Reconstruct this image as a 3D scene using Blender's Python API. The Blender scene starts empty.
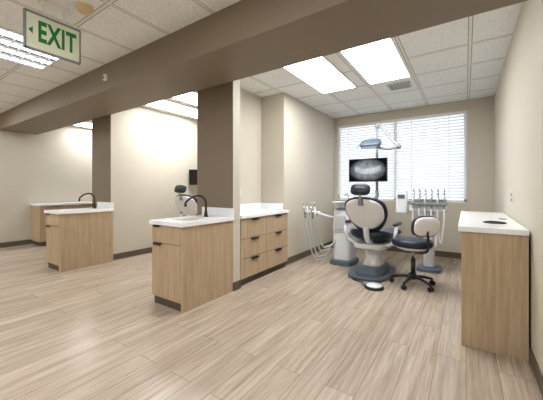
import bpy, math, random
from mathutils import Vector, Matrix
random.seed(3)
D=bpy.data; S=bpy.context.scene; C=S.collection

# ---------------- materials ----------------
def srgb(r,g,b):
    f=lambda c:(c/255/12.92) if c/255<=0.04045 else ((c/255+0.055)/1.055)**2.4
    return (f(r),f(g),f(b),1)
def newmat(name):
    m=D.materials.new(name); m.use_nodes=True
    nt=m.node_tree; b=nt.nodes['Principled BSDF']
    return m,nt,b
def plain(name,col,rough=0.5,metal=0,bump=0,bscale=200,coat=0):
    m,nt,b=newmat(name)
    tc=nt.nodes.new('ShaderNodeTexCoord'); n=nt.nodes.new('ShaderNodeTexNoise'); n.inputs['Scale'].default_value=bscale if bump else 6
    nt.links.new(tc.outputs['Object'],n.inputs['Vector'])
    mx=nt.nodes.new('ShaderNodeMix'); mx.data_type='RGBA'
    mx.inputs[6].default_value=tuple(c*0.96 for c in col[:3])+(1,); mx.inputs[7].default_value=tuple(min(1,c*1.03) for c in col[:3])+(1,)
    nt.links.new(n.outputs['Fac'],mx.inputs[0]); nt.links.new(mx.outputs[2],b.inputs['Base Color'])
    b.inputs['Roughness'].default_value=rough; b.inputs['Metallic'].default_value=metal
    b.inputs['Coat Weight'].default_value=coat
    if bump:
        bp=nt.nodes.new('ShaderNodeBump'); bp.inputs['Strength'].default_value=bump; bp.inputs['Distance'].default_value=0.002
        nt.links.new(n.outputs['Fac'],bp.inputs['Height']); nt.links.new(bp.outputs[0],b.inputs['Normal'])
    return m
def emis(name,col,s):
    m=D.materials.new(name); m.use_nodes=True; nt=m.node_tree; nt.nodes.clear()
    o=nt.nodes.new('ShaderNodeOutputMaterial'); e=nt.nodes.new('ShaderNodeEmission')
    e.inputs[0].default_value=col; e.inputs[1].default_value=s; nt.links.new(e.outputs[0],o.inputs[0]); return m

WALL=plain('wall_paint_beige',srgb(196,189,174),0.6,bump=0.12,bscale=300)
BROWN=plain('accent_paint_brown',srgb(127,113,95),0.55,bump=0.12,bscale=300)
BASEB=plain('baseboard_vinyl',srgb(90,80,68),0.5)
WHITE=plain('white_plastic',srgb(228,231,234),0.3,coat=0.3)
ARMW=plain('light_arm_enamel',srgb(160,165,170),0.35,coat=0.2)
TOP=plain('white_quartz',srgb(240,242,244),0.22)
FRAME=plain('white_metal',srgb(232,232,230),0.45)
NAVY=plain('navy_vinyl',srgb(20,32,50),0.4)
GREYB=plain('blue_grey_plastic',srgb(78,92,104),0.4)
GREY=plain('grey_plastic',srgb(130,136,142),0.4)
LGREY=plain('light_grey_tubing',srgb(186,189,190),0.45)
BLACK=plain('black_matte',srgb(20,20,22),0.4)
CHROME=plain('brushed_steel',srgb(190,192,195),0.22,metal=1)
GREEN=plain('exit_green',srgb(16,118,52),0.5)
SIGNW=plain('exit_sign_face',srgb(226,232,208),0.4)
YEL=plain('detector_cream',srgb(214,196,150),0.5)
DARK=plain('recess_dark',srgb(84,70,58),0.7)

def wood(name,c1,c2,axis='Z',scale=1.0,rough=0.45):
    m,nt,b=newmat(name); L=nt.links.new
    tc=nt.nodes.new('ShaderNodeTexCoord'); mp=nt.nodes.new('ShaderNodeMapping')
    sc={'Z':(16,16,0.8),'Y':(14,0.9,14),'X':(0.9,14,14)}[axis]
    mp.inputs['Scale'].default_value=tuple(s*scale for s in sc)
    n=nt.nodes.new('ShaderNodeTexNoise'); n.inputs['Scale'].default_value=2.4; n.inputs['Detail'].default_value=9; n.inputs['Roughness'].default_value=0.7; n.inputs['Distortion'].default_value=0.35
    r=nt.nodes.new('ShaderNodeValToRGB'); r.color_ramp.elements[0].position=0.3; r.color_ramp.elements[0].color=c1
    r.color_ramp.elements[1].position=0.68; r.color_ramp.elements[1].color=c2
    L(tc.outputs['Object'],mp.inputs[0]); L(mp.outputs[0],n.inputs['Vector']); L(n.outputs['Fac'],r.inputs[0]); L(r.outputs[0],b.inputs['Base Color'])
    b.inputs['Roughness'].default_value=rough
    return m
OAK=wood('oak_laminate',srgb(160,138,110),srgb(190,168,138),'Z')

def floor_mat():
    m,nt,b=newmat('vinyl_plank_floor'); L=nt.links.new; N=nt.nodes.new
    tc=N('ShaderNodeTexCoord'); mp=N('ShaderNodeMapping'); mp.inputs['Rotation'].default_value=(0,0,math.radians(90))
    L(tc.outputs['Object'],mp.inputs[0])
    br=N('ShaderNodeTexBrick'); br.offset=0.37; br.offset_frequency=2
    br.inputs['Scale'].default_value=1; br.inputs['Brick Width'].default_value=1.22; br.inputs['Row Height'].default_value=0.18
    br.inputs['Mortar Size'].default_value=0.0018; br.inputs['Mortar Smooth'].default_value=0.3; br.inputs['Bias'].default_value=0
    br.inputs['Color1'].default_value=(0,0,0,1); br.inputs['Color2'].default_value=(1,1,1,1); br.inputs['Mortar'].default_value=(0.5,0.5,0.5,1)
    L(mp.outputs[0],br.inputs['Vector'])
    sep=N('ShaderNodeSeparateColor'); L(br.outputs['Color'],sep.inputs[0])
    cm=N('ShaderNodeCombineXYZ'); mu=N('ShaderNodeMath'); mu.operation='MULTIPLY'; mu.inputs[1].default_value=17.3
    L(sep.outputs[0],mu.inputs[0]); L(mu.outputs[0],cm.inputs[1]); L(mu.outputs[0],cm.inputs[2])
    ad=N('ShaderNodeVectorMath'); ad.operation='ADD'; L(tc.outputs['Object'],ad.inputs[0]); L(cm.outputs[0],ad.inputs[1])
    m2=N('ShaderNodeMapping'); m2.inputs['Scale'].default_value=(19,0.85,1); L(ad.outputs[0],m2.inputs[0])
    n=N('ShaderNodeTexNoise'); n.inputs['Scale'].default_value=1.8; n.inputs['Detail'].default_value=10; n.inputs['Roughness'].default_value=0.72; n.inputs['Distortion'].default_value=0.5
    L(m2.outputs[0],n.inputs['Vector'])
    r=N('ShaderNodeValToRGB'); e=r.color_ramp.elements
    e[0].position=0.29; e[0].color=srgb(136,120,104); e[1].position=0.71; e[1].color=srgb(198,184,168)
    x=r.color_ramp.elements.new(0.5); x.color=srgb(173,157,140)
    L(n.outputs['Fac'],r.inputs[0])
    hs=N('ShaderNodeHueSaturation'); mr=N('ShaderNodeMapRange'); mr.inputs[3].default_value=0.91; mr.inputs[4].default_value=1.08
    L(sep.outputs[0],mr.inputs[0]); L(mr.outputs[0],hs.inputs['Value']); L(r.outputs[0],hs.inputs['Color'])
    mx=N('ShaderNodeMix'); mx.data_type='RGBA'; mx.inputs[7].default_value=srgb(108,94,80)
    L(br.outputs['Fac'],mx.inputs[0]); L(hs.outputs[0],mx.inputs[6]); L(mx.outputs[2],b.inputs['Base Color'])
    b.inputs['Roughness'].default_value=0.27
    bp=N('ShaderNodeBump'); bp.inputs['Strength'].default_value=0.1; bp.inputs['Distance'].default_value=0.0015
    L(n.outputs['Fac'],bp.inputs['Height']); L(bp.outputs[0],b.inputs['Normal'])
    return m
FLOOR=floor_mat()

def ceil_mat(ox,oy):
    m,nt,b=newmat('acoustic_tile_ceiling'); L=nt.links.new; N=nt.nodes.new
    tc=N('ShaderNodeTexCoord'); sp=N('ShaderNodeSeparateXYZ'); L(tc.outputs['Object'],sp.inputs[0])
    def line(out,off,per,w):
        a=N('ShaderNodeMath'); a.operation='SUBTRACT'; L(out,a.inputs[0])
        a.inputs[1].default_value=off-100*per-w/2
        mo=N('ShaderNodeMath'); mo.operation='MODULO'; L(a.outputs[0],mo.inputs[0]); mo.inputs[1].default_value=per
        lt=N('ShaderNodeMath'); lt.operation='LESS_THAN'; L(mo.outputs[0],lt.inputs[0]); lt.inputs[1].default_value=w
        return lt.outputs[0]
    def mmax(a,b2):
        x=N('ShaderNodeMath'); x.operation='MAXIMUM'; L(a,x.inputs[0]); L(b2,x.inputs[1]); return x.outputs[0]
    bar=mmax(line(sp.outputs[0],ox,0.61,0.024),line(sp.outputs[1],oy,0.61,0.024))
    dark_line=mmax(line(sp.outputs[0],ox,0.61,0.040),line(sp.outputs[1],oy,0.61,0.040))  # shadow edges along the T-bars, painted into the ceiling colour
    n=N('ShaderNodeTexNoise'); n.inputs['Scale'].default_value=80; n.inputs['Detail'].default_value=4; L(tc.outputs['Object'],n.inputs['Vector'])
    r=N('ShaderNodeValToRGB'); r.color_ramp.elements[0].position=0.36; r.color_ramp.elements[0].color=srgb(214,215,211)
    r.color_ramp.elements[1].position=0.46; r.color_ramp.elements[1].color=srgb(238,240,239); L(n.outputs['Fac'],r.inputs[0])
    m1=N('ShaderNodeMix'); m1.data_type='RGBA'; L(dark_line,m1.inputs[0]); L(r.outputs[0],m1.inputs[6]); m1.inputs[7].default_value=srgb(160,159,152)
    m3=N('ShaderNodeMix'); m3.data_type='RGBA'; L(bar,m3.inputs[0]); L(m1.outputs[2],m3.inputs[6]); m3.inputs[7].default_value=srgb(226,227,222)
    L(m3.outputs[2],b.inputs['Base Color']); b.inputs['Roughness'].default_value=0.85
    return m
CEIL=ceil_mat(-0.575,3.04)

# ---------------- mesh helpers ----------------
def mkobj(name,verts,faces,mat,parent=None,smooth=False,bevel=0):
    me=D.meshes.new(name); me.from_pydata([tuple(v) for v in verts],[],faces); me.update()
    mats=mat if isinstance(mat,list) else [mat]
    for mm in mats: me.materials.append(mm)
    ob=D.objects.new(name,me); C.objects.link(ob)
    if parent: ob.parent=parent
    if smooth:
        for p in me.polygons: p.use_smooth=True
    if bevel:
        b=ob.modifiers.new('bevel','BEVEL'); b.width=bevel; b.segments=3; b.limit_method='ANGLE'
    return ob
def empty(name,loc=(0,0,0),rot=0):
    e=D.objects.new(name,None); e.empty_display_size=0.1; e.location=loc; e.rotation_euler=(0,0,math.radians(rot)); C.objects.link(e); return e
BF=[(0,3,2,1),(4,5,6,7),(0,1,5,4),(1,2,6,5),(2,3,7,6),(3,0,4,7)]
def bv(mn,mx):
    x0,y0,z0=mn;x1,y1,z1=mx
    return [(x0,y0,z0),(x1,y0,z0),(x1,y1,z0),(x0,y1,z0),(x0,y0,z1),(x1,y0,z1),(x1,y1,z1),(x0,y1,z1)]
def box(name,p,mn,mx,mat,bevel=0):
    return mkobj(name,bv(mn,mx),BF,mat,p,bevel=bevel)
def boxes(name,p,lst,mat,bevel=0):
    vs=[];fs=[]
    for mn,mx in lst:
        o=len(vs); vs+=bv(mn,mx); fs+=[tuple(i+o for i in f) for f in BF]
    return mkobj(name,vs,fs,mat,p,bevel=bevel)
def cr(pts,n=8):
    P=[Vector(p) for p in pts]
    if len(P)<3: return P
    P=[P[0]*2-P[1]]+P+[P[-1]*2-P[-2]]; out=[]
    for i in range(1,len(P)-2):
        for k in range(n):
            t=k/n; a,b,c,d=P[i-1],P[i],P[i+1],P[i+2]
            out.append(0.5*((2*b)+(c-a)*t+(2*a-5*b+4*c-d)*t*t+(3*b-a-3*c+d)*t**3))
    out.append(P[-2]); return out
def tube(name,p,pts,r,mat,smoothpath=True,seg=12,r1=None):
    path=cr(pts) if smoothpath else [Vector(q) for q in pts]
    vs=[];fs=[]; up=None; n=len(path)
    for i,q in enumerate(path):
        t=(path[min(i+1,n-1)]-path[max(i-1,0)]).normalized()
        if up is None:
            up=t.orthogonal().normalized()
        up=(up-t*up.dot(t)).normalized(); s=t.cross(up)
        rr=r if r1 is None else r+(r1-r)*i/(n-1)
        for k in range(seg):
            a=2*math.pi*k/seg; vs.append(q+up*math.cos(a)*rr+s*math.sin(a)*rr)
    for i in range(n-1):
        for k in range(seg):
            k2=(k+1)%seg; fs.append((i*seg+k,i*seg+k2,(i+1)*seg+k2,(i+1)*seg+k))
    fs.append(tuple(range(seg))[::-1]); fs.append(tuple((n-1)*seg+k for k in range(seg)))
    ob=mkobj(name,vs,fs,mat,p)
    for pl in ob.data.polygons:
        if len(pl.vertices)==4: pl.use_smooth=True
    return ob
def cyl(name,p,a,b,r,mat,r1=None,seg=24):
    return tube(name,p,[a,b],r,mat,False,seg,r1)
def lathe(name,p,prof,loc,mat,seg=32,sx=1,sy=1):
    vs=[];fs=[];n=len(prof)
    for (r,z) in prof:
        for k in range(seg):
            a=2*math.pi*k/seg; vs.append((loc[0]+r*sx*math.cos(a),loc[1]+r*sy*math.sin(a),loc[2]+z))
    for i in range(n-1):
        for k in range(seg):
            k2=(k+1)%seg; fs.append((i*seg+k,i*seg+k2,(i+1)*seg+k2,(i+1)*seg+k))
    fs.append(tuple(range(seg))[::-1]); fs.append(tuple((n-1)*seg+k for k in range(seg)))
    ob=mkobj(name,vs,fs,mat,p)
    for pl in ob.data.polygons:
        if len(pl.vertices)==4: pl.use_smooth=True
    e=ob.modifiers.new('es','EDGE_SPLIT'); e.split_angle=math.radians(40)
    return ob
def spow(v,e): return math.copysign(abs(v)**e,v)
def sell(name,p,loc,size,mat,e1=0.5,e2=0.5,nu=32,nv=18,M=None):
    vs=[];fs=[]
    for j in range(nv+1):
        ph=-math.pi/2+math.pi*j/nv
        for i in range(nu):
            th=2*math.pi*i/nu
            v=Vector((size[0]*spow(math.cos(ph),e1)*spow(math.cos(th),e2),size[1]*spow(math.cos(ph),e1)*spow(math.sin(th),e2),size[2]*spow(math.sin(ph),e1)))
            if M: v=M@v
            vs.append(v+Vector(loc))
    for j in range(nv):
        for i in range(nu):
            i2=(i+1)%nu; fs.append((j*nu+i,j*nu+i2,(j+1)*nu+i2,(j+1)*nu+i))
    return mkobj(name,vs,fs,mat,p,smooth=True)
def loft(name,p,st,mat,bow=0,pe=5,nseg=28,off=0,shr=0):
    pts=cr([(s[0],s[1],0) for s in st],8); wt=cr([(s[2],s[3],0) for s in st],8)
    n=len(pts); vs=[];fs=[]
    for i in range(n):
        s=i/(n-1); s=0.003+s*0.994
        ef=(1-abs(2*s-1)**pe)**(1/pe)
        t=(pts[min(i+1,n-1)]-pts[max(i-1,0)]).normalized()
        nr=Vector((-t.y,t.x,0))
        w=(wt[i].x-shr)*ef; th=wt[i].y*ef
        for k in range(nseg):
            a=2*math.pi*k/nseg
            x=w*spow(math.cos(a),0.7); d=th*spow(math.sin(a),0.8)
            d2=d+off+bow*(x/max(wt[i].x,1e-3))**2
            q=pts[i]+nr*d2
            vs.append((x,q.x,q.y))
    for i in range(n-1):
        for k in range(nseg):
            k2=(k+1)%nseg; fs.append((i*nseg+k,i*nseg+k2,(i+1)*nseg+k2,(i+1)*nseg+k))
    fs.append(tuple(range(nseg))[::-1]); fs.append(tuple((n-1)*nseg+k for k in range(nseg)))
    return mkobj(name,vs,fs,mat,p,smooth=True)
def rprism(name,p,loc,sx,sy,z0,z1,mat,e=0.4,taper=1.0,seg=40,bevel=0.01):
    vs=[];fs=[]
    for (z,k0) in ((z0,1.0),(z1,taper)):
        for k in range(seg):
            a=2*math.pi*k/seg; vs.append((loc[0]+sx*k0*spow(math.cos(a),e),loc[1]+sy*k0*spow(math.sin(a),e),z))
    for k in range(seg):
        k2=(k+1)%seg; fs.append((k,k2,seg+k2,seg+k))
    fs.append(tuple(range(seg))[::-1]); fs.append(tuple(seg+k for k in range(seg)))
    return mkobj(name,vs,fs,mat,p,bevel=bevel)

# ---------------- room ----------------
CH=2.72; XR=0.38; XL=-7.9; YB=5.95; YF=-3.0
box('floor',None,(XL-.1,YF-.1,-.1),(XR+.1,YB+.15,0),FLOOR)
box('ceiling',None,(XL-.1,YF-.1,CH),(XR+.1,YB+.15,CH+.1),CEIL)
box('wall_right',None,(XR,YF,0),(XR+.1,YB+.15,CH),WALL)
box('wall_left',None,(XL-.1,YF,0),(XL,YB+.15,CH),WALL)
box('wall_front',None,(XL-.1,YF-.1,0),(XR+.1,YF,CH),WALL)
WX0,WX1,WZ0,WZ1=-2.30,0.02,0.96,2.55
boxes('wall_back',None,[((XL,YB,0),(WX0,YB+.15,CH)),((WX1,YB,0),(XR,YB+.15,CH)),((WX0,YB,0),(WX1,YB+.15,WZ0)),((WX0,YB,WZ1),(WX1,YB+.15,CH))],WALL)
def twobox(name,lst):
    ob=boxes(name,None,lst,[WALL,BROWN]); 
    for i,pl in enumerate(ob.data.polygons):
        if i<6 and pl.normal.y<-0.5: pl.material_index=1
    return ob
twobox('wall_partition',[((-2.90,2.58,0),(-2.285,2.71,CH)),((-2.90,2.71,0),(-2.81,YB,CH)),((-2.81,3.87,0),(-2.37,YB,CH))])
twobox('wall_partition.001',[((-5.60,2.52,0),(-4.95,2.66,CH)),((-5.60,2.66,0),(-4.95,YB,CH))])
box('ceiling_beam',None,(XL,1.78,2.40),(XR,2.41,CH),BROWN)
bh=.1;bt=.012
box('baseboard_right',None,(XR-bt,YF,0),(XR,YB,bh),BASEB)
box('baseboard_left',None,(XL,YF,0),(XL+bt,YB,bh),BASEB)
box('baseboard_back',None,(-2.37,YB-bt,0),(XR-bt,YB,bh),BASEB)
box('baseboard_back.001',None,(-4.95,YB-bt,0),(-2.9,YB,bh),BASEB)
box('baseboard_back.002',None,(XL,YB-bt,0),(-5.6,YB,bh),BASEB)
box('baseboard_front',None,(XL,YF,0),(XR,YF+bt,bh),BASEB)
for i,(a,b) in enumerate([((-2.285,2.58,0),(-2.285+bt,2.71,bh)),((-2.37,3.87-bt,0),(-2.37+bt,YB-bt,bh)),((-2.9-bt,2.58,0),(-2.9,YB-bt,bh)),((-4.95,2.52,0),(-4.95+bt,YB-bt,bh)),((-5.6-bt,2.52,0),(-5.6,YB-bt,bh))]):
    box('baseboard_partition'+('' if i==0 else '.%03d'%i),None,a,b,BASEB)

# window
w=empty('window_1',(0,0,0))
boxes('frame',w,[((WX0,YB+.06,WZ0),(WX0+.05,YB+.12,WZ1)),((WX1-.05,YB+.06,WZ0),(WX1,YB+.12,WZ1)),((WX0,YB+.06,WZ0),(WX1,YB+.12,WZ0+.05)),((WX0,YB+.06,WZ1-.05),(WX1,YB+.12,WZ1)),(((WX0+WX1)/2-.03,YB+.06,WZ0),((WX0+WX1)/2+.03,YB+.12,WZ1))],FRAME)
gm,gnt,gb=newmat('window_glass'); gnt.nodes.remove(gb)
gt=gnt.nodes.new('ShaderNodeBsdfTransparent'); gg=gnt.nodes.new('ShaderNodeBsdfGlossy'); gx=gnt.nodes.new('ShaderNodeMixShader'); gx.inputs[0].default_value=.06; gg.inputs['Roughness'].default_value=.02
gnt.links.new(gt.outputs[0],gx.inputs[1]); gnt.links.new(gg.outputs[0],gx.inputs[2]); gnt.links.new(gx.outputs[0],gnt.nodes['Material Output'].inputs[0])
box('glass',w,(WX0+.05,YB+.085,WZ0+.05),(WX1-.05,YB+.09,WZ1-.05),gm)
bm,bnt,bb=newmat('blind_slat_vinyl')
tr=bnt.nodes.new('ShaderNodeBsdfTranslucent'); tr.inputs[0].default_value=(.90,.93,.97,1); mixs=bnt.nodes.new('ShaderNodeMixShader'); mixs.inputs[0].default_value=.35
bb.inputs['Base Color'].default_value=(.74,.76,.79,1); bb.inputs['Roughness'].default_value=.45
bnt.links.new(bb.outputs[0],mixs.inputs[1]); bnt.links.new(tr.outputs[0],mixs.inputs[2]); bnt.links.new(mixs.outputs[0],bnt.nodes['Material Output'].inputs[0])
bl=empty('venetian_blinds',(0,0,0))
vs=[];fs=[]; z=WZ1-.09; an=math.radians(58); hw=.0275
while z>WZ0+.05:
    dy=hw*math.cos(an); dz=hw*math.sin(an); yc=YB+.03; o=len(vs)
    for (a,b) in ((-1,0),(0,.004),(1,0)):
        for x in (WX0+.015,WX1-.015):
            vs.append((x,yc+a*dy-b*math.sin(an),z+a*dz+b*math.cos(an)))
    fs+=[(o,o+1,o+3,o+2),(o+2,o+3,o+5,o+4)]
    z-=.054
mkobj('slats',vs,fs,bm,bl,smooth=True)
box('headrail',bl,(WX0+.01,YB+.002,WZ1-.055),(WX1-.01,YB+.055,WZ1-.002),FRAME,.004)
box('bottom_rail',bl,(WX0+.01,YB+.015,WZ0+.005),(WX1-.01,YB+.045,WZ0+.025),FRAME,.004)
boxes('ladder_cords',bl,[((x,YB+.004,WZ0+.02),(x+.005,YB+.008,WZ1-.05)) for x in (-2.05,-1.45,-.85,-.25)],LGREY)

# ---------------- ceiling lights ----------------
LE=emis('troffer_diffuser_glow',(.98,.988,1,1),20.0)
LT=emis('fluorescent_tube_glow',(.9,.96,1,1),4.0)
def troffer(x0,x1,y0,y1,louver=False):
    e=empty('ceiling_light_panel',((x0+x1)/2,(y0+y1)/2,CH)); hx=(x1-x0)/2; hy=(y1-y0)/2
    t=.025
    boxes('frame',e,[((-hx,-hy,-.012),(-hx+t,hy,0)),((hx-t,-hy,-.012),(hx,hy,0)),((-hx,-hy,-.012),(hx,-hy+t,0)),((-hx,hy-t,-.012),(hx,hy,0))],FRAME)
    if louver:
        l=[]; nl=4
        box('reflector',e,(-hx+t,-hy+t,-.003),(hx-t,hy-t,-.001),GREY)
        for i in range(nl):
            x=-hx+2*hx*(i*2+1)/(2*nl)
            box('lamp_%d'%i,e,(x-.06,-hy+t,-.008),(x+.06,hy-t,-.0035),LT)
        for i in range(1,14): y=-hy+2*hy*i/14; l.append(((-hx+t,y-.003,-.03),(hx-t,y+.003,-.0085)))
        for i in range(1,nl): x=-hx+2*hx*i/nl; l.append(((x-.006,-hy+t,-.03),(x+.006,hy-t,-.0085)))
        boxes('louver',e,l,FRAME)
    else:
        box('diffuser',e,(-hx+t,-hy+t,-.004),(hx-t,hy-t,-.001),LE)
    return e
for dx in (-.03,-2.93):
    troffer(-1.86+dx,-1.30+dx,3.00,4.26); troffer(-1.13+dx,-.57+dx,3.00,4.26)
troffer(-7.75,-7.15,3.04,4.26)
troffer(-4.45,-3.58,.14,1.42,True)
troffer(-1.52,-.91,-.43,.79)
troffer(-7.0,-6.4,.0,1.22); troffer(-4.57,-3.96,-2.2,-.98); troffer(-1.52,-.91,-2.5,-1.28); troffer(-7.0,-6.4,-2.2,-.98)

v=empty('ceiling_vent',(-.81,4.56,CH))
boxes('grille',v,[((-.15,-.13,-.012),(-.13,.13,0)),((.13,-.13,-.012),(.15,.13,0)),((-.15,-.13,-.012),(.15,-.11,0)),((-.15,.11,-.012),(.15,.13,0))]+[((-.13,-.1+i*.034,-.01),(.13,-.088+i*.034,-.002)) for i in range(6)],LGREY)
box('duct_opening',v,(-.13,-.11,-.002),(.13,.11,-.0005),BLACK)
lathe('smoke_detector',None,[(.0,0),(.065,0),(.065,-.02),(.045,-.045),(.0,-.05)],(-2.62,1.12,CH),YEL)
s=empty('wall_sensor',(-3.6,1.78,2.55)); box('housing',s,(-.03,-.03,-.035),(.03,0,.035),WHITE,.006); sell('lens',s,(0,-.032,-.005),(.018,.012,.018),GREY,1,1)

ex=empty('exit_sign',(-2.8,-.06,0))
box('panel',ex,(-.012,.84,2.305),(.012,1.215,2.585),SIGNW,.006)
boxes('trim_edge',ex,[((-.016,.835,2.575),(.016,1.22,2.592)),((-.016,.835,2.298),(.016,1.22,2.31)),((-.016,.833,2.298),(.016,.845,2.592)),((-.016,1.21,2.298),(.016,1.222,2.592))],GREY)
box('canopy',ex,(-.04,.93,2.69),(.04,1.13,2.72),FRAME,.005)
for i,y in enumerate((.96,1.10)): cyl('stem_%d'%i,ex,(0,y,2.58),(0,y,2.70),.006,FRAME)
for sgn,nm in ((1,'front'),(-1,'rear')):
    fc=D.curves.new('exit_text','FONT'); fc.body='EXIT'; fc.size=.225; fc.extrude=.001; fc.offset=.007; fc.space_character=1.1; fc.align_x='CENTER'; fc.align_y='CENTER'
    fo=D.objects.new('tmp',fc); C.objects.link(fo); bpy.context.view_layer.update()
    me=D.meshes.new_from_object(fo.evaluated_get(bpy.context.evaluated_depsgraph_get())); D.objects.remove(fo)
    me.materials.clear(); me.materials.append(GREEN)
    to=D.objects.new('lettering_'+nm,me); C.objects.link(to); to.parent=ex
    to.scale=(.54,1,1)
    to.location=(.0135*sgn,1.05,2.445); to.rotation_euler=(math.pi/2,0,math.pi/2*sgn)
ar=[(.0135,.858,2.445),(.0135,.886,2.415),(.0135,.886,2.475)]
mkobj('arrow',ar,[(0,1,2)],GREEN,ex)

o=empty('wall_outlet',(XR,3.72,1.13)); box('plate',o,(-.006,-.036,-.058),(0,.036,.058),WHITE,.002)
boxes('sockets',o,[((-.009,-.017,.008),(-.005,.017,.042)),((-.009,-.017,-.042),(-.005,.017,-.008))],BLACK)
o=empty('wall_outlet',(-2.81,3.3,1.15)); box('plate',o,(0,-.036,-.058),(.006,.036,.058),WHITE,.002)

# ---------------- cabinetry ----------------
def faucet(name,loc,ang,h=.25,reach=.23):
    f=empty(name,loc,ang)
    lathe('base',f,[(.0,0),(.028,0),(.028,.01),(.02,.02),(.018,.06),(.0,.06)],(0,0,0),BLACK,20)
    pts=[(0,0,.02),(0,0,h*.5),(0,-.01,h*.8),(0,-reach*.3,h*.99),(0,-reach*.7,h*.92),(0,-reach,h*.68),(0,-reach-.004,h*.55)]
    tube('gooseneck',f,pts,.0125,BLACK)
    cyl('spout_tip',f,(0,-reach-.003,h*.6),(0,-reach-.006,h*.48),.015,BLACK)
    tube('lever',f,[(.015,0,.04),(.05,0,.055),(.085,.005,.085)],.007,BLACK)
    return f
def island(name,x0,x1,y0,y1,H=.88,sink=True):
    e=empty(name,(x0,y0,0)); W=x1-x0; Dp=y1-y0; t=.04
    box('toe_kick',e,(.01,.025,0),(W-.005,Dp,.09),DARK)
    box('carcass',e,(.0,.02,.085),(W-.018,Dp,H-t),OAK)
    box('end_panel',e,(W-.018,0.0,0.0),(W,Dp,H-t),OAK,.002)
    box('drawer_front',e,(.003,0,.655),(W-.022,.02,H-t-.006),OAK,.002)
    box('door_front',e,(.003,0,.09),(W-.022,.02,.648),OAK,.002)
    boxes('pulls',e,[((.05,-.02,.828),(.15,.001,.834)),((.05,-.02,.815),(.15,-.016,.834)),((.05,-.02,.643),(.17,.001,.65)),((.05,-.022,.628),(.17,-.018,.65))],BLACK)
    ox=.02
    a0,a1,b0,b1=.10,W-.10,.16,Dp-.22
    boxes('countertop',e,[((-ox,-ox,H-t),(W+ox,b0,H)),((-ox,b1,H-t),(W+ox,Dp,H)),((-ox,b0,H-t),(a0,b1,H)),((a1,b0,H-t),(W+ox,b1,H))],TOP)
    boxes('sink_basin',e,[((a0,b0,H-.18),(a1,b1,H-.17)),((a0-.004,b0,H-.18),(a0,b1,H-t)),((a1,b0,H-.18),(a1+.004,b1,H-t)),((a0,b0-.004,H-.18),(a1,b0,H-t)),((a0,b1,H-.18),(a1,b1+.004,H-t))],CHROME)
    box('backsplash',e,(-ox+.0,Dp-.02,H),(W+ox,Dp,H+.1),TOP,.002)
    return e
island('sink_cabinet',-2.772,-2.285,1.84,2.579)
island('sink_cabinet',-5.35,-4.87,1.75,2.519)
faucet('sink_faucet',(-2.55,2.40,.88),-50)
faucet('sink_faucet',(-5.12,2.34,.88),-50)
e=empty('drawer_cabinet',(-2.29,2.722,0)); L_=1.13
box('toe_kick',e,(-.5,0,0),(-.04,L_,.09),DARK)
box('carcass',e,(-.515,0,.085),(-.02,L_,.84),OAK)
fr=[];pl=[]
for c in range(2):
    y0=.003+c*L_/2; y1=L_/2-.003+c*L_/2
    for r_,(z0,z1) in enumerate(((.09,.335),(.34,.585),(.59,.832))):
        fr.append(((-.02,y0,z0+.002),(0,y1,z1-.002)))
        ym=(y0+y1)/2
        pl+= [((-.001,ym-.075,z1-.012),(.022,ym+.075,z1-.006)),((.018,ym-.075,z1-.028),(.022,ym+.075,z1-.006))]
boxes('drawer_fronts',e,fr,OAK,.002); boxes('pulls',e,pl,BLACK)
box('countertop',e,(-.515,0,.84),(.02,L_,.88),TOP,.003)
boxes('backsplash',e,[((-.515,0,.88),(-.50,L_,.98)),((-.50,L_-.015,.88),(-.08,L_,.98))],TOP,.002)
e=empty('side_cabinet',(XL+.014,2.30,0))
box('toe_kick',e,(0,.03,0),(.47,1.2,.09),DARK)
box('carcass',e,(0,.0,.085),(.50,1.2,.84),OAK,.002)
boxes('door_fronts',e,[((.50,.003,.09),(.52,.59,.835)),((.50,.60,.09),(.52,1.19,.835))],OAK,.002)
boxes('pulls',e,[((.52,.2,.82),(.54,.35,.83)),((.52,.8,.82),(.54,.95,.83))],BLACK)
box('countertop',e,(0,-.02,.84),(.54,1.22,.88),TOP,.003)
e=empty('wall_counter',(-.03,2.69,0)); WD=XR-.014+.03; LD=1.72; H=.925
boxes('end_panels',e,[((0,0,0),(WD,.02,H-.04)),((0,LD-.02,0),(WD,LD,H-.04))],OAK,.001)
box('toe_kick',e,(.06,.02,0),(WD,LD-.02,.09),DARK)
box('carcass',e,(.02,.02,.09),(WD,LD-.02,H-.04),OAK)
boxes('door_fronts',e,[((.0,.023+i*.42,.093),(.02,.437+i*.42,H-.046)) for i in range(4)],OAK,.002)
boxes('pulls',e,[((-.02,.16+i*.42,H-.062),(.0,.30+i*.42,H-.056)) for i in range(4)],BLACK)
box('countertop',e,(-.022,-.022,H-.04),(WD,LD+.02,H),TOP,.003)
g=empty('trash_chute_ring',(.20,3.08,H)); 
tube('rim',g,[(.075*math.cos(a*math.pi/12),.075*math.sin(a*math.pi/12),.003) for a in range(25)],.006,BLACK,False,8)
lathe('opening',g,[(0,.0005),(.073,.0005),(.073,.002),(0,.002)],(0,0,0),BLACK)
g=empty('cable_grommet',(.29,3.5,H)); lathe('cap',g,[(0,0),(.032,0),(.032,.003),(.028,.004),(0,.003)],(0,0,0),BLACK)

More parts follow.
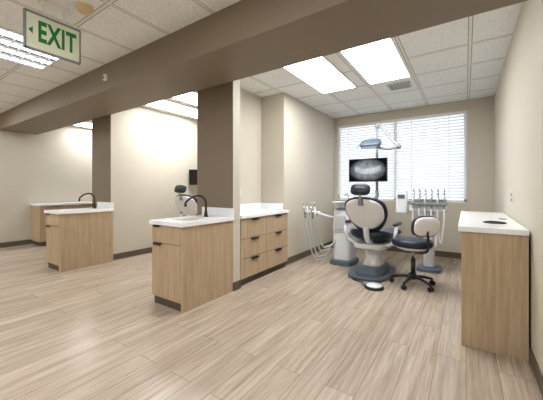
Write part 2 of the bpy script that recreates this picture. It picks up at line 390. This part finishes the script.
# ---------------- dental chair ----------------
def dental_chair(loc,rot=0):
    e=empty('dental_chair',loc,rot)
    rprism('base_plate',e,(0,.12,0),.27,.46,0,.04,GREYB,.55)
    rprism('base_cover',e,(0,.14,0),.20,.34,.04,.13,GREYB,.5,.85)
    vs=[];fs=[]; sec=[(.0,.18,.13,.13,.20),(.0,.20,.24,.10,.15),(.0,.16,.34,.10,.14),(.0,.12,.42,.15,.2)]
    n=28
    for (x,y,z,sx,sy) in sec:
        for k in range(n):
            a=2*math.pi*k/n; vs.append((x+sx*spow(math.cos(a),.5),y+sy*spow(math.sin(a),.5),z))
    for i in range(len(sec)-1):
        for k in range(n):
            k2=(k+1)%n; fs.append((i*n+k,i*n+k2,(i+1)*n+k2,(i+1)*n+k))
    mkobj('lift_column',vs,fs,WHITE,e,smooth=True)
    rprism('seat_frame',e,(0,.22,0),.23,.36,.38,.45,WHITE,.5,1.05)
    loft('seat_cushion',e,[(-.14,.60,.24,.06),(.02,.54,.29,.075),(.3,.53,.285,.075),(.55,.56,.25,.06)],NAVY,bow=.04)
    loft('leg_rest',e,[(.50,.55,.235,.05),(.75,.535,.22,.045),(1.0,.48,.20,.04),(1.18,.44,.18,.035)],NAVY,bow=.02)
    loft('leg_rest_shell',e,[(.50,.50,.21,.03),(.75,.485,.20,.03),(1.0,.43,.18,.025),(1.16,.395,.16,.02)],WHITE)
    sp=[(-.06,.60,.20,.045),(-.14,.74,.25,.05),(-.22,.87,.285,.05),(-.30,1.00,.275,.045),(-.36,1.10,.19,.035)]
    loft('backrest_cushion',e,sp,NAVY,bow=-.045,pe=3)
    s2=[(-.11,.69,.20,.045),(-.165,.78,.25,.05),(-.22,.87,.28,.05),(-.30,1.00,.27,.045),(-.355,1.095,.19,.035)]
    loft('backrest_shell',e,[(a,b,c*.90,.028) for a,b,c,d in s2],WHITE,bow=-.045,off=.048,pe=3)
    tube('recline_arm',e,[(0,-.19,.70),(0,-.12,.52),(0,.06,.42)],.04,WHITE)
    tube('headrest_stem',e,[(0,-.40,1.02),(0,-.43,1.12),(0,-.45,1.19)],.016,CHROME)
    box('stem_bracket',e,(-.035,-.41,.99),(.035,-.375,1.08),GREY,.008)
    M=Matrix.Rotation(math.radians(-22),3,'X')
    sell('headrest_pad',e,(0,-.41,1.20),(.125,.045,.075),NAVY,.55,.6,M=M)
    sell('headrest_back',e,(0,-.445,1.19),(.08,.025,.05),BLACK,.6,.6,M=M)
    for s_,nm in ((-1,'left'),(1,'right')):
        tube('armrest_frame_'+nm,e,[(s_*.22,.0,.43),(s_*.31,-.02,.48),(s_*.345,-.04,.60),(s_*.345,.02,.695),(s_*.335,.18,.70)],.024,WHITE)
        sell('armrest_pad_'+nm,e,(s_*.335,.12,.725),(.035,.17,.022),NAVY,.6,.6)
    return e
dental_chair((-1.12,4.15,0),-2)
dental_chair((-4.44,3.90,0),8)

def hose(name,p,a,b,sag,r=.008,mat=LGREY):
    a=Vector(a);b=Vector(b); m=(a+b)/2
    pts=[a,a+Vector((0,0,-abs(sag)*.45)),Vector((a.x*.72+b.x*.28,a.y*.72+b.y*.28,min(a.z,b.z)-sag*.85)),Vector((m.x,m.y,min(a.z,b.z)-sag)),Vector((a.x*.25+b.x*.75,a.y*.25+b.y*.75,min(a.z,b.z)-sag*.8)),b]
    return tube(name,p,pts,r,mat,seg=8)
u=empty('dental_cuspidor_unit',(-1.66,4.62,0))
rprism('base',u,(0,0,0),.20,.27,0,.07,GREYB,.55,.95)
rprism('lower_body',u,(0,.02,0),.15,.21,.07,.50,WHITE,.5,1.02)
rprism('upper_body',u,(0,.02,0),.165,.22,.50,.86,WHITE,.55,.88,bevel=.02)
rprism('top_cap',u,(0,.03,0),.13,.17,.86,.90,GREY,.6,.9)
box('front_panel',u,(-.09,-.222,.56),(.09,-.195,.78),LGREY,.01)
lathe('spittoon_bowl',u,[(.0,.0),(.035,.0),(.05,.02),(.10,.05),(.125,.09),(.13,.10),(.12,.10),(.09,.06),(.03,.03),(0,.028)],(-.02,-.16,.90),WHITE)
tube('bowl_rinse_spout',u,[(-.10,.0,.9),(-.10,.0,1.05),(-.09,-.04,1.10),(-.05,-.10,1.09),(-.04,-.12,1.05)],.008,CHROME)
tube('cup_filler_spout',u,[(.06,.0,.9),(.06,.0,1.08),(.05,-.04,1.12),(.03,-.09,1.10)],.008,CHROME)
lathe('cup',u,[(0,0),(.025,0),(.034,.08),(.031,.08),(.023,.004),(0,.004)],(.09,-.10,.90),WHITE)
tube('assistant_arm',u,[(-.12,-.02,.72),(-.22,-.10,.74),(-.30,-.22,.78),(-.33,-.34,.80)],.024,WHITE)
rprism('holder_head',u,(-.38,-.40,0),.13,.05,.79,.85,WHITE,.5)
for i in range(4):
    x=-.48+i*.065; y=-.46
    cyl('holder_clip_%d'%i,u,(x,y+.02,.80),(x,y-.005,.83),.018,GREY)
    cyl('instrument_%d'%i,u,(x,y-.005,.74),(x-.012,y-.05,.93),.013,WHITE if i%2 else CHROME,.009)
    tube('instrument_tip_%d'%i,u,[(x-.012,y-.05,.93),(x-.014,y-.06,.97),(x-.005,y-.08,.99)],.005,CHROME)
    hose('hose_%d'%i,u,(x,y-.005,.745),(-.12+.02*i,-.15,.36+.03*i),.29-.05*i+.02*(i%2),.0115,LGREY)
l=empty('dental_operating_light',(-1.2,4.85,0))
tube('support_arm',l,[(-.41,-.11,.88),(-.36,-.06,.96),(-.14,0,1.02),(-.01,0,1.06),(0,0,1.18)],.028,ARMW)
cyl('light_post',l,(0,0,1.12),(0,0,2.22),.021,ARMW)
cyl('swivel_cap',l,(0,0,2.19),(0,0,2.26),.03,ARMW)
tube('boom',l,[(0,0,2.24),(.06,-.03,2.21),(.20,-.08,2.04),(.34,-.13,1.86)],.024,ARMW)
sell('elbow',l,(.35,-.135,1.85),(.04,.04,.04),GREY,1,1)
tube('yoke_arm',l,[(.35,-.135,1.85),(.22,-.2,1.82),(.08,-.26,1.84),(.0,-.28,1.88)],.02,ARMW)
M=Matrix.Rotation(math.radians(35),3,'X')
sell('lamp_head',l,(-.02,-.30,1.90),(.16,.11,.055),GREYB,.6,.8,M=M)
sell('lamp_lens',l,(-.02,-.333,1.868),(.125,.08,.022),emis('lamp_glass',(.75,.85,.95,1),.6),.6,.8,M=M)
tube('handle_left',l,[(-.17,-.30,1.90),(-.20,-.34,1.88),(-.19,-.42,1.84)],.010,ARMW)
tube('handle_right',l,[(.13,-.30,1.90),(.16,-.34,1.88),(.15,-.42,1.84)],.010,ARMW)

def xray():
    m=D.materials.new('xray_screen'); m.use_nodes=True; nt=m.node_tree; nt.nodes.clear(); N=nt.nodes.new; L=nt.links.new
    o=N('ShaderNodeOutputMaterial'); em=N('ShaderNodeEmission'); em.inputs[1].default_value=1.0
    tc=N('ShaderNodeTexCoord'); sp=N('ShaderNodeSeparateXYZ'); L(tc.outputs['Object'],sp.inputs[0])
    def ma(op,a,b=None):
        x=N('ShaderNodeMath'); x.operation=op
        for i,q in enumerate((a,b)):
            if q is None: continue
            if isinstance(q,(int,float)): x.inputs[i].default_value=q
            else: L(q,x.inputs[i])
        return x.outputs[0]
    X=sp.outputs[0]; Z=sp.outputs[2]
    arc=ma('SUBTRACT',Z,ma('MULTIPLY',ma('MULTIPLY',X,X),1.2))
    arc=ma('ADD',arc,.02)
    band=ma('SUBTRACT',1.0,ma('MULTIPLY',ma('ABSOLUTE',arc),16)); band=ma('MAXIMUM',band,0)
    teeth=ma('ADD',.55,ma('MULTIPLY',ma('SINE',ma('MULTIPLY',X,230)),.3))
    dark_line=ma('GREATER_THAN',ma('ABSOLUTE',arc),.0035)
    fx=ma('LESS_THAN',ma('ABSOLUTE',X),.2)
    t=ma('MULTIPLY',ma('MULTIPLY',band,teeth),ma('MULTIPLY',dark_line,fx))
    nz=N('ShaderNodeTexNoise'); nz.inputs['Scale'].default_value=14; nz.inputs['Detail'].default_value=4; L(tc.outputs['Object'],nz.inputs['Vector'])
    bone=ma('MAXIMUM',ma('SUBTRACT',.95,ma('ADD',ma('MULTIPLY',ma('MULTIPLY',X,X),11),ma('MULTIPLY',ma('MULTIPLY',Z,Z),28))),0)
    tot=ma('ADD',ma('MULTIPLY',bone,nz.outputs['Fac']),t)
    r=N('ShaderNodeValToRGB'); r.color_ramp.elements[0].color=srgb(14,18,24); r.color_ramp.elements[1].color=srgb(225,232,240); L(tot,r.inputs[0]); L(r.outputs[0],em.inputs[0]); L(em.outputs[0],o.inputs[0]); return m
XR_M=xray()
def monitor(loc,rot,scr,hw=.29,hh=.175):
    m=empty('computer_monitor',loc,rot)
    box('bezel',m,(-hw,-.02,-hh),(hw,.015,hh),BLACK,.006)
    box('screen',m,(-hw+.015,-.0225,-hh+.02),(hw-.015,-.0205,hh-.015),scr)
    box('rear_housing',m,(-.12,.015,-.09),(.12,.04,.09),BLACK,.01)
    return m
m=monitor((-1.30,4.68,1.505),0,XR_M,.30,.185)
tube('mount_arm',m,[(0,.04,0),(.05,.1,0),(.09,.155,0)],.016,BLACK); box('clamp',m,(.07,.14,-.03),(.13,.20,.03),BLACK,.004)
OFF=plain('screen_off',srgb(10,11,14),.15)
m=monitor((-4.70,4.25,1.45),30,OFF,.23,.165)
tube('mount_arm',m,[(0,.04,0),(-.04,.16,0),(-.135,.235,0)],.016,BLACK); box('wall_bracket',m,(-.145,.2,-.06),(-.125,.28,.06),BLACK,.003)

d=empty('dental_delivery_unit',(-.46,4.80,0))
rprism('base',d,(0,.1,0),.17,.2,0,.05,GREYB,.5,.95)
rprism('column',d,(0,.12,0),.075,.075,.05,.92,WHITE,.6)
rprism('console',d,(0,.03,0),.25,.17,.88,1.04,WHITE,.4,.92,bevel=.02)
box('tray',d,(-.24,-.16,1.045),(.24,.14,1.06),CHROME,.005)
rprism('control_head',d,(-.36,.02,0),.085,.06,.84,1.18,WHITE,.45,.95)
box('control_display',d,(-.41,-.047,1.06),(-.31,-.040,1.12),GREYB,.002)
cyl('control_link',d,(-.29,.03,1.0),(-.2,.03,1.0),.02,GREY)
box('holder_bar',d,(-.22,-.19,.975),(.25,-.13,1.02),GREY,.01)
for i in range(6):
    x=-.18+i*.078
    tube('whip_arm_%d'%i,d,[(x,-.03,1.05),(x,-.05,1.16),(x,-.12,1.205),(x,-.17,1.19)],.008,LGREY,seg=8)
    cyl('handpiece_%d'%i,d,(x,-.165,.93),(x,-.195,1.12),.013,CHROME if i%2 else WHITE,.009)
    tube('handpiece_head_%d'%i,d,[(x,-.195,1.12),(x,-.198,1.14),(x,-.215,1.15)],.007,CHROME,seg=8)
    hose('hose_%d'%i,d,(x,-.165,.935),(x*.5+.02,-.1,.92),.62-.05*abs(i-2),.0115,WHITE)

# ---------------- stool ----------------
st=empty('dental_stool',(-.55,4.0,0),0)
for i in range(5):
    a=math.radians(90+72*i+20); cx,cy=math.cos(a),math.sin(a)
    tube('leg_%d'%i,st,[(0,0,.11),(cx*.12,cy*.12,.105),(cx*.25,cy*.25,.075)],.022,BLACK,r1=.015)
    cyl('caster_stem_%d'%i,st,(cx*.25,cy*.25,.085),(cx*.25,cy*.25,.05),.009,BLACK)
    px,py=-cy,cx
    for s_ in (-1,1):
        q=Vector((cx*.25+px*.016*s_,cy*.25+py*.016*s_,.027)); dv=Vector((px,py,0))*.009
        cyl('caster_wheel_%d_%d'%(i,s_>0),st,q-dv,q+dv,.027,BLACK)
cyl('hub',st,(0,0,.08),(0,0,.16),.038,BLACK); cyl('gas_lift_cover',st,(0,0,.15),(0,0,.34),.028,BLACK); cyl('gas_lift',st,(0,0,.33),(0,0,.46),.015,CHROME)
box('mechanism',st,(-.09,-.09,.44),(.09,.09,.475),BLACK,.01)
lathe('seat_pan',st,[(0,.0),(.17,.0),(.205,.02),(.205,.03),(0,.03)],(0,0,.458),WHITE)
sell('seat_cushion',st,(-.01,0,.535),(.235,.215,.055),NAVY,.55,.85)
tube('lever',st,[(-.05,-.05,.45),(-.15,-.16,.445)],.006,BLACK)
ba=math.radians(-50); bx,by=math.cos(ba),math.sin(ba)
tube('back_bar',st,[(bx*.05,by*.05,.455),(bx*.2,by*.2,.452),(bx*.285,by*.285,.50),(bx*.29,by*.29,.62),(bx*.275,by*.275,.74)],.014,BLACK)
M=Matrix.Rotation(ba,3,'Z')@Matrix.Rotation(math.radians(10),3,'Y')
sell('back_cushion',st,(bx*.245,by*.245,.77),(.035,.175,.13),NAVY,.7,.7,M=M)
sell('back_shell',st,(bx*.27,by*.27,.77),(.03,.158,.115),WHITE,.7,.7,M=M)

f=empty('foot_control_pedal',(-.93,3.62,0),-20)
lathe('base',f,[(0,0),(.11,0),(.115,.012),(.105,.028),(.0,.028)],(0,0,0),BLACK)
lathe('disc',f,[(0,.028),(.09,.028),(.092,.036),(.07,.05),(0,.056)],(0,0,0),WHITE)
box('toe_switch',f,(-.14,-.05,.004),(-.09,.05,.04),GREY,.01)
tube('cable',f,[(-.12,.02,.02),(-.22,.05,.008),(-.36,.06,.008),(-.45,.16,.008),(-.40,.30,.008),(-.2,.35,.008),(-.08,.36,.008)],.007,BLACK,seg=8)

# ---------------- world, camera ----------------
w_=D.worlds.new('world'); S.world=w_; w_.use_nodes=True
bg=w_.node_tree.nodes['Background']; bg.inputs[0].default_value=(.9,.95,1,1); bg.inputs[1].default_value=2.2
cam=D.cameras.new('camera'); co=D.objects.new('camera',cam); C.objects.link(co); S.camera=co
cam.sensor_width=36; cam.lens=289/543*36; cam.clip_start=.02; cam.shift_y=-12/543
co.location=(0,0,1.22); co.rotation_euler=(math.pi/2,0,math.radians(33.94))
S.view_settings.view_transform='Standard'
S.view_settings.exposure=0.0
